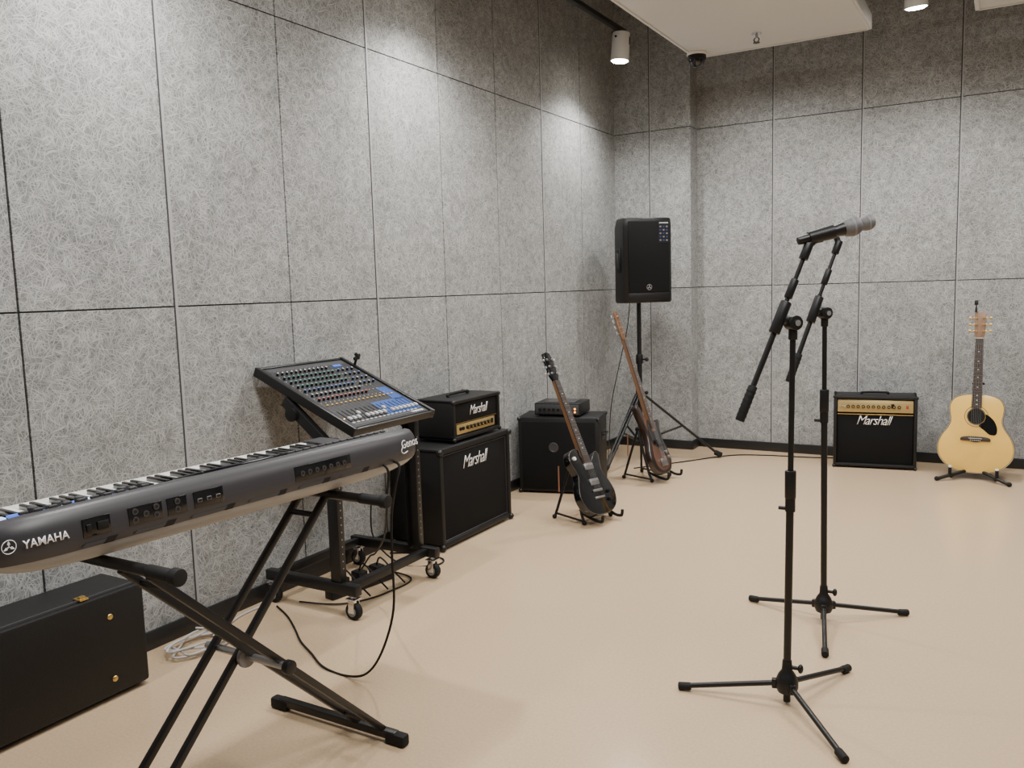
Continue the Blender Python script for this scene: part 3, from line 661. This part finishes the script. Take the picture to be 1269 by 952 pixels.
def bass():
    bot=Vector((-1.895,5.20,.062)); head=Vector((-2.308,5.338,1.137))
    e=empty('bass_guitar',bot,orient(bot,head,-2),'dark sunburst bass guitar with rosewood neck leaning on a folding stand','bass guitar')
    pts=[(0.02,0),(.10,.018),(.15,.075),(.155,.13),(.128,.19),(.112,.24),(.122,.295),(.145,.345),(.14,.37),(.10,.36),(.06,.33),(.034,.32),
         (-.034,.32),(-.06,.36),(-.085,.43),(-.12,.475),(-.15,.465),(-.145,.40),(-.125,.33),(-.118,.27),(-.13,.21),(-.158,.15),(-.165,.09),(-.135,.03),(-.06,.0)]
    out=closed_spline(pts,5)
    p=Part(); p.prism(out,-.042,0,BURST,RX90,.008,3); p.prism([(x*.72,(z-.22)*.8+.20) for x,z in out],.0,.0006,BURSTC,RX90); b=p.obj('body',e)
    p=Part(); p.prism(closed_spline([(.04,.335),(.085,.335),(.095,.29),(.085,.22),(.1,.15),(.085,.11),(.05,.15),(-.01,.18),(-.07,.2),(-.085,.26),(-.075,.34),(-.045,.37),(-.03,.34),(.0,.33)],4),.001,.0035,BLKG,RX90); p.obj('pickguard',b)
    for x,z in ((-.022,.215),(.024,.19)):
        p=Part(); p.box((x,-.008,z),(.052,.012,.026),BLK,.003); p.obj('pickup',b)
    p=Part(); p.box((0,-.007,.075),(.085,.012,.05),STEEL,.003); p.obj('bridge',b)
    for x,z in ((.085,.14),(.10,.105)):
        p=Part(); p.cyl((x,0,z),(x,-.016,z),.011,STEEL,bev=.002); p.obj('control_knob',b)
    nut=.94
    p=Part(); p.loft([[(-.031,.02,.29),(.031,.02,.29),(.031,-.004,.29),(-.031,-.004,.29)],[(-.021,.016,nut),(.021,.016,nut),(.021,-.004,nut),(-.021,-.004,nut)]],MAPLE); nk=p.obj('neck',e)
    p=Part(); p.prism([(-.0315,.31),(.0315,.31),(.0215,nut),(-.0215,nut)],.004,.009,mat('bass_fretboard',(.06,.033,.018),.5,bscale=60,var=.3),RX90); fretts(p,.31,nut,.864,.062,.043,-.009,20); p.obj('fretboard',nk)
    hs=closed_spline([(-.021,nut-.005),(.021,nut-.005),(.024,nut+.02),(.04,nut+.045),(.035,nut+.10),(.03,nut+.16),(.015,nut+.20),(-.018,nut+.205),(-.03,nut+.17),(-.035,nut+.08),(-.033,nut+.03)],4)
    p=Part(); p.prism(hs,-.012,.003,MAPLE,RX90,.0008); h=p.obj('headstock',e)
    for j in range(4):
        q=Part(); z=nut+.045+.04*j; q.cyl((-.012,.0,z),(-.012,-.018,z),.006,STEEL); q.cyl((-.012,.01,z),(-.05,.012,z),.004,STEEL); q.box((-.06,.012,z),(.022,.006,.026),STEEL,.003); q.obj('tuning_peg',h)
    p=Part()
    for i in range(4):
        u=-1+i*.6667; p.tube([(u*.027,-.0145,.08),(u*.017,-.012,nut)],.0008,MIDG,smooth=False,seg=5)
    p.obj('strings',e)
bass()

# ------------------------------------------------------------------ mixer rack
RC=Vector((-2.435,2.735,0))
e=empty('equipment_rack',RC,None,'black steel rolling equipment rack with tilted top and casters','equipment rack')
p=Part()
for sy in (-1,1): p.box((0,sy*.27,.122),(.50,.038,.044),BLKM,.004)
for sx in (-.21,.19): p.box((sx,0,.122),(.032,.52,.034),BLKM,.004)
p.obj('base_frame',e)
for sy in (-1,1):
    p=Part(); p.box((.14,sy*.262,.43),(.055,.035,.60),BLKM,.003)
    for k in range(16): p.cyl((.1685,sy*.262,.2+.03*k),(.1678,sy*.262,.2+.03*k),.0035,MIDG,seg=8)
    p.box((.115,sy*.237,.43),(.004,.02,.58),BLKM); p.obj('upright',e)
    p=Part(); p.box((.02,sy*.262,.78),(.30,.03,.045),BLKM,.003,rot=RYm(38)); p.cyl((-.05,sy*.262,.82),(-.05,sy*.29,.82),.03,BLK,bev=.003); p.obj('tilt_bracket',e)
for sx in (-1,1):
    for sy in (-1,1):
        c=Vector((sx*.22,sy*.27,0))
        q=Part(); q.cyl(c+Vector((0,0,.07)),c+Vector((0,0,.102)),.012,CHROME)
        q.box(c+Vector((0,0,.088)),(.05,.045,.005),CHROME,.001)
        for s in (-1,1): q.box(c+Vector((0,s*.0175,.06)),(.028,.003,.06),CHROME,.001)
        ca=q.obj('caster',e,label='chrome swivel caster')
        q=Part(); q.cyl(c+Vector((0,-.014,.036)),c+Vector((0,.014,.036)),.036,RUB,bev=.005); q.cyl(c+Vector((0,-.0165,.036)),c+Vector((0,.0165,.036)),.02,MIDG); q.obj('wheel',ca)
for zz in (.66,):
    p=Part(); p.box((.12,0,zz),(.03,.50,.03),BLKM,.003); p.obj('crossbar',e)
B=23.4; ce=Vector((.005,0,.885))
sl=RYm(B)
MM=Matrix.Translation(ce)@sl
p=Part()
for sy in (-1,1): p.box((0,sy*.259,-.013),(.575,.020,.040),BLKM,.004,M=MM)
p.box((.282,0,-.012),(.014,.535,.032),BLKM,.004,M=MM); p.box((-.282,0,-.016),(.014,.535,.038),BLKM,.004,M=MM)
p.obj('top_frame',e)
p=Part(); p.cyl(MM@Vector((-.2,.262,.0)),MM@Vector((-.2,.262,.035)),.006,BLK); p.box(MM@Vector((-.2,.262,.045)),(.012,.045,.014),BLK,.003,rot=RXm(25)); p.box(MM@Vector((-.2,.262,.05)),(.012,.035,.014),BLK,.003,rot=RXm(-50)); p.obj('wing_bolt',e)

mrot=RZ(90)@RXm(B)
e=empty('mixing_console',RC+ce,mrot,'black and blue audio mixing console mounted in a tilted rack top','mixing console')
p=Part(); p.box((0,0,-.017),(.490,.545,.030),MIXBLK,.005); p.obj('chassis',e)
p=Part(); p.box((0,0,-.001),(.484,.538,.003),MIXBLK)
p.box((.195,-.08,.0008),(.065,.12,.0012),BLUE); p.box((.12,-.18,.0008),(.22,.11,.0012),BLUE); p.box((0,.245,.0008),(.46,.03,.001),DGREY)
for c_ in range(17): p.box((-.23+.0265*c_,-.0,.0012),(.0007,.45,.0006),MIDG)
for c_ in range(16):
    for r_ in range(7):
        p.box((-.225+.0265*c_,.184-.041*r_,.0014),(.004,.004,.0008),GRYK if (r_+c_)%3 else YEL)
p.box((0,-.252,.0008),(.46,.012,.001),DGREY)
for c_ in range(16): p.box((-.217+.027*c_,-.237,.0012),(.016,.006,.0008),GRYK)
panel=p.obj('panel',e)
def knobmesh(name,m):
    q=Part(); q.cyl((0,0,0),(0,0,.009),.0058,BLK,r2=.0050,seg=12); q.cyl((0,0,.009),(0,0,.0115),.0042,m,seg=12); q.box((0,.003,.0117),(.0012,.004,.0006),WHT); return q.mesh(name)
rows=['grey','teal','teal','teal','blue','grey','red']
km={n:knobmesh('knob_'+n,m) for n,m in (('grey',GRYK),('teal',TEAL),('blue',BLUK),('red',REDK))}
for c_ in range(12):
    for r_,n_ in enumerate(rows):
        inst('knob',km[n_],panel,(-.217+.0265*c_,.205-.041*r_,.002))
for c_ in range(4):
    for r_ in range(4):
        inst('knob',km['grey' if (c_+r_)%2 else 'blue'],panel,(.118+.03*c_,.17-.045*r_,.002))
q=Part(); q.box((0,0,.003),(.009,.006,.006),YEL,.001); ym=q.mesh('channel_button')
for c_ in range(16): inst('channel_button',ym,panel,(-.217+.0275*c_,-.088,.001))
q=Part(); q.cyl((0,0,0),(0,0,.002),.004,CHROME,seg=10); q.cyl((0,0,.002),(0,0,.0024),.0025,BLK,seg=8); jm=q.mesh('socket')
for c_ in range(12): inst('socket',jm,panel,(-.217+.0265*c_,.238,.001))
q=Part(); q.box((0,0,.006),(.012,.022,.010),GRYK,.002); q.box((0,0,.0112),(.0125,.002,.001),WHT); fm=q.mesh('fader_cap')
q=Part(); q.box((0,0,.0015),(.003,.085,.001),BLK); sm=q.mesh('fader_slot')
for c_ in range(17):
    x=-.217+.027*c_
    inst('fader_slot',sm,panel,(x,-.185,.001)); inst('fader_cap',fm,panel,(x,-.185+(.0 if c_ in(3,9) else -.028),.001))
p=Part(); p.box((.16,.218,.003),(.05,.014,.004),SCR,.001); p.obj('level_meter',panel)
text('logo','YAMAHA',.085,panel,(.18,-.253,.0016),None,WHT,bold=.01)
q=Part(); q.cyl((-.235,-.20,0),(-.235,-.20,.003),.003,ORL); q.obj('indicator_lamp',panel)

e=empty('power_strip',(-2.43,2.75,.0),RZ(80),'black power strip with plugged adapters on the floor under the rack','power strip')
p=Part(); p.box((0,0,.02),(.34,.055,.04),BLK,.004); p.obj('housing',e)
for k in range(3):
    p=Part(); p.box((-.1+.1*k,0,.06),(.05,.06,.045),BLK,.006); p.tube([(-.1+.1*k,0,.08),(-.1+.1*k,-.03,.12),(-.08+.1*k,-.1,.06),(-.05+.1*k,-.13,.01)],.004,RUB); p.obj('adapter_plug',e)

# ------------------------------------------------------------------ keyboard
KL=Vector((-1.8107,1.464,.75))
kb=empty('digital_keyboard',KL,RZ(86.1),'charcoal and silver digital workstation keyboard on an X-stand','keyboard')
def ro(x): return .045*(abs(x)/.63)**14
st=[-.63,-.627,-.618,-.60,-.58,-.55,-.51,-.42,-.3,-.15,0,.15,.3,.42,.51,.55,.58,.60,.618,.627,.63]
def kring(prof,x,top=1):
    t=(abs(x)/.63)**10
    return [(x, y+(ro(x) if y<-.1 else 0), z+((.045-z)*.85*t if z<.045 else 0)-(.012*t if z>.1 else 0)) for y,z in prof]
upper=[(-.226,.045),(-.231,.058),(-.232,.075),(-.229,.10),(-.222,.122),(-.210,.133),(-.19,.135),(-.10,.115),(.0,.087),(.058,.074),(.062,.046),(.226,.042),(.228,.038)]
p=Part(); p.loft([kring(upper,x) for x in st],CHAR); body=p.obj('upper_shell',kb,label='charcoal upper shell')
lower=[(-.224,.045),(-.221,.036),(-.21,.022),(-.185,.008),(-.14,0),(.19,0),(.22,.02),(.226,.038)]
p=Part(); p.loft([kring(lower,x) for x in st],SILV); p.obj('lower_shell',kb,label='silver lower shell')
for s in (-1,1):
    p=Part(); p.box((s*.580,.145,.052),(.085,.165,.035),CHAR,.008); p.obj('end_block',kb)
q=Part(); q.box((0,0,0),(.0222,.15,.018),IVORY,.0015); wk=q.mesh('white_key')
q=Part(); q.box((0,0,0),(.011,.095,.014),BLKG,.002); bk=q.mesh('black_key')
bed=Part(); bed.box((0,.145,.044),(1.07,.16,.006),BLK); bed=bed.obj('key_bed',kb)
seq='EFGABCD'
for i in range(45):
    x=-.528+.0235*i+.0115
    inst('white_key',wk,bed,(x,.148,.0560))
    if seq[i%7] in 'FGACD' and i<44: inst('black_key',bk,bed,(x+.0118,.119,.0700))
def topz(y): 
    P=upper[6:10]
    for (a,b),(c,d) in zip(P,P[1:]):
        if a<=y<=c: return b+(d-b)*(y-a)/(c-a)
    return .1
p=Part(); p.box((0,-.115,.119),(.26,.13,.008),BLKG,.003,rot=RXm(-14)); sc_=p.obj('display_bezel',kb)
p=Part(); p.box((0,-.115,.1235),(.20,.105,.001),SCRD,rot=RXm(-14)); p.obj('touch_screen',sc_)
for k in range(9):
    x=-.50+.035*k
    p=Part(); p.box((x,.03,.0835),(.026,.022,.006),SCR if k%2 else SCRW,.001)
    p.obj('status_display',kb,label='small lit blue display')
for k in range(9):
    p=Part(); x=-.42+.04*k
    xx=x if k<6 else x+.3
    p.box((xx,-.03,.097),(.006,.05,.004),BLK); p.box((xx,-.03,.101),(.014,.012,.01),DGREY,.002); p.obj('slider',kb)
bq=Part(); bq.box((0,0,.003),(.018,.009,.006),DGREY,.0015); bm_=bq.mesh('button')
bq=Part(); bq.box((0,0,.003),(.014,.008,.006),SCR,.001); bm2=bq.mesh('button')
for k in range(14):
    for r_ in range(3): inst('button',bm2 if (r_==2 and k in (1,2,3,4,5,8)) else bm_,kb,(.17+.028*k,-.14+.05*r_,topz(-.14+.05*r_)))
for k in range(10): inst('button',bm_,kb,(-.52+.03*k,-.13,topz(-.13)))
for k in range(6):
    p=Part(); x=-.48+.05*k; p.cyl((x,-.085,.106),(x,-.085,.123),.010,DGREY,bev=.002); p.obj('knob',kb)
for nm,x,w in (('power_socket_panel',-.425,.060),('audio_socket_panel',-.315,.080),('audio_socket_panel',-.238,.05),('usb_socket_panel',-.155,.080),('input_socket_panel',.205,.20)):
    p=Part(); p.box((x,-.2305+ro(x),.088),(w,.003,.038),BLKG,.001,rot=RXm(-5)); pn=p.obj(nm,kb)
    def sock(fn):
        q=Part(); fn(q); q.obj('socket',pn)
    if nm[0]=='p':
        sock(lambda q:q.box((x+.012,-.2335,.087),(.024,.003,.018),RUB,.001)); sock(lambda q:q.box((x-.018,-.2335,.087),(.010,.004,.016),BLK,.001))
    elif nm[0]=='u':
        for k in range(3): sock(lambda q:(q.box((x-.025+.025*k,-.2325,.086),(.012,.002,.009),MIDG,.0008),q.box((x-.025+.025*k,-.2338,.086),(.009,.001,.006),BLK)))
    else:
        nn=int(w/.026)
        for k in range(nn):
            xx=x-(nn-1)*.0125+.025*k
            for zz in ((.097,.079) if nm[0]=='a' and k%2==0 else (.087,)):
                sock(lambda q:(q.cyl((xx,-.2318,zz),(xx,-.2338,zz),.007,DGREY,seg=16),q.cyl((xx,-.2338,zz),(xx,-.2340,zz),.004,BLK,seg=12)))
# long recessed channel along the lower rear with angled slots
p=Part()
for x0,x1 in ((-.46,-.385),(-.345,-.245),(-.205,-.085),(-.045,.075),(.115,.225),(.265,.375)):
    p=Part(); p.prism([(x0,-.0035),(x1-.008,-.0035),(x1,.0035),(x0+.008,.0035)],0,.0022,DGREY,Matrix.Translation((0,-.2285,.052))@RX90)
    p.prism([(x1-.028,-.006),(x1-.006,-.006),(x1+.004,.006),(x1-.018,.006)],0,.003,BLK,Matrix.Translation((0,-.2285,.052))@RX90); p.obj('vent_slot',kb)
text('logo','YAMAHA',.088,kb,(-.528,-.2350+ro(.528),.086),RZ(-3)@RXm(85),WHT,bold=.014,label='white brand lettering',hs=1.1)
p=Part(); emblem(p,-.592,-.2365+ro(.592),.086,.014,WHT); p.obj('emblem',kb)
text('model_lettering','Genos',.092,kb,(.553,-.2385+ro(.555),.098),RZ(11)@RXm(83),WPL,ext=.001,label='pale model lettering')
p=Part(); p.tube([(.515,-.2405,.096),(.506,-.2405,.080),(.517,-.2400,.071),(.535,-.2390,.075)],.0014,WPL,seg=6); p.obj('lettering_swash',kb)

e=empty('keyboard_stand',(-1.64,1.42,0),None,'black double-braced X-shaped keyboard stand','keyboard stand')
O=Vector((-1.64,1.42,0))
def bar(p,a,b,w,h,m,bev=.003):
    a=Vector(a)-O;b=Vector(b)-O; d=b-a; q=d.to_track_quat('Z','X').to_matrix().to_4x4()
    p.box((a+b)/2,(w,h,d.length),m,bev,rot=q)
for xs,y0,y1 in (((-1.53,-1.625),1.08,1.80),((-1.66,-1.755),1.75,1.03)):
    p=Part()
    for x in xs: bar(p,(x,y0,.725),(x,y1,.035),.018,.018,BLKM)
    for k in (.06,.92): bar(p,(xs[0],y0+(y1-y0)*k,.725-.69*k),(xs[1],y0+(y1-y0)*k,.725-.69*k),.014,.014,BLKM)
    p.obj('leg_pair',e)
p=Part(); p.cyl(Vector((-1.50,1.418,.39))-O,Vector((-1.79,1.418,.39))-O,.010,STEEL); 
p.cyl(Vector((-1.636,1.418,.39))-O,Vector((-1.648,1.418,.39))-O,.030,MIDG,bev=.003)
p.cyl(Vector((-1.505,1.418,.39))-O,Vector((-1.485,1.418,.39))-O,.018,BLK,bev=.003); p.obj('pivot_lock',e)
for y in (1.08,1.75):
    p=Part(); p.cyl(Vector((-1.47,y,.735))-O,Vector((-1.98,y,.735))-O,.013,BLKM); a=p.obj('support_arm',e)
    p=Part(); p.cyl(Vector((-1.455,y,.735))-O,Vector((-1.53,y,.735))-O,.0148,RUB,bev=.003); p.cyl(Vector((-1.43,y,.735))-O,Vector((-1.455,y,.735))-O,.019,RUB,bev=.004); p.obj('rubber_sleeve',a)
for y in (1.03,1.80):
    p=Part(); p.box(Vector((-1.71,y,.026))-O,(.46,.026,.024),BLKM,.003); a=p.obj('foot_bar',e)
    for x in (-1.48,-1.94):
        p=Part(); p.box(Vector((x,y,.018))-O,(.07,.033,.036),RUB,.008); p.obj('foot_cap',a)

# ------------------------------------------------------------------ case
e=empty('instrument_case',(-2.585,1.12,0),None,'black tolex instrument case with brass latches standing on edge','instrument case')
p=Part(); p.box((-.012,0,.183),(.20,1.2,.35),TOLEX,.012)
p.obj('shell',e)
feet_(e,.06,.5,.012,.012)
p=Part(); p.box((.095,0,.185),(.025,1.204,.34),TOLEX,.01); p.box((.081,0,.183),(.006,1.206,.356),DGREY,.002); p.obj('lid',e)
for y in (.40,-.1,-.45):
    p=Part(); p.box((.078,y,.361),(.04,.03,.006),GOLD,.002); p.box((.082,y,.366),(.016,.02,.008),GOLD,.002); p.obj('latch',e,label='brass latch')
for y,z in ((.475,.28),(.475,.07),(-.45,.28),(-.45,.07)):
    p=Part(); p.sph((.108,y,z),.010,GOLD,sc=(.5,1,1),seg=14); p.obj('stud',e,label='brass stud')
p=Part(); p.tube([(0,-.07,.358),(0,-.065,.38),(0,.065,.38),(0,.07,.358)],.008,RUB); p.obj('handle',e)

# ------------------------------------------------------------------ cables
def cable(pts,r,m,label,name='cable'):
    b=Vector(pts[len(pts)//2])
    p=Part(); p.tube([Vector(q)-b for q in pts],r,m,seg=8); p.obj(name,None,b,None,label,'cable')
z=.005
cable([(-1.562,1.935,.802),(-1.53,1.93,.79),(-1.54,1.92,.73),(-1.60,1.97,.62),(-1.63,2.0,.48),(-1.65,2.02,.3),(-1.72,2.04,.14),(-1.80,2.05,.04),(-1.9,2.06,z),(-2.02,2.075,z),(-2.14,2.14,z),(-2.25,2.2,z),(-2.36,2.28,z),(-2.48,2.36,z),(-2.6,2.42,z)],.004,RUB,'black cable hanging from the keyboard down to the floor')
cable([(-1.562,1.89,.802),(-1.54,1.89,.78),(-1.58,1.93,.7),(-1.72,2.08,.52),(-1.95,2.3,.36),(-2.15,2.5,.26),(-2.3,2.62,.15)],.0035,RUB,'thin black cable from the keyboard to the rack')
pts=[]
for k in range(46):
    a=k*.62; rr=.075+.018*math.sin(k*1.7); pts.append((-2.565+rr*math.cos(a)*.95,2.0+rr*math.sin(a)*1.5,.005+.0012*k*.6+.004*abs(math.sin(k))))
pts+=[(-2.62,2.15,.01),(-2.66,2.28,z),(-2.66,2.4,z)]
cable(pts,.004,WCAB,'pale grey cable coiled loosely on the floor')
cable([(-2.46,6.0,1.35),(-2.49,6.0,1.0),(-2.53,5.92,.7),(-2.57,5.85,.4),(-2.55,5.75,.12),(-2.5,5.6,z),(-2.42,5.4,z),(-2.45,5.2,z)],.0035,RUB,'black cable hanging from the loudspeaker')
cable([(-2.25,5.5,z),(-2.0,5.85,z),(-1.75,6.2,z),(-1.5,6.3,z),(-1.25,6.33,z),(-1.05,6.38,z),(-.95,6.40,z)],.004,RUB,'black cable lying on the floor toward the amplifier')
cable([(-2.64,3.1,.3),(-2.6,3.06,.12),(-2.45,3.08,z),(-2.3,3.15,z),(-2.33,3.24,z),(-2.5,3.25,z),(-2.62,3.2,z)],.004,RUB,'black cable on the floor between rack and cabinet')
cable([(-2.60,2.98,.01),(-2.3,2.95,.006),(-2.28,2.75,.006),(-2.32,2.62,.006),(-2.4,2.54,.006),(-2.55,2.5,.006)],.0035,RUB,'loose black cable lying on the floor beneath the rack')
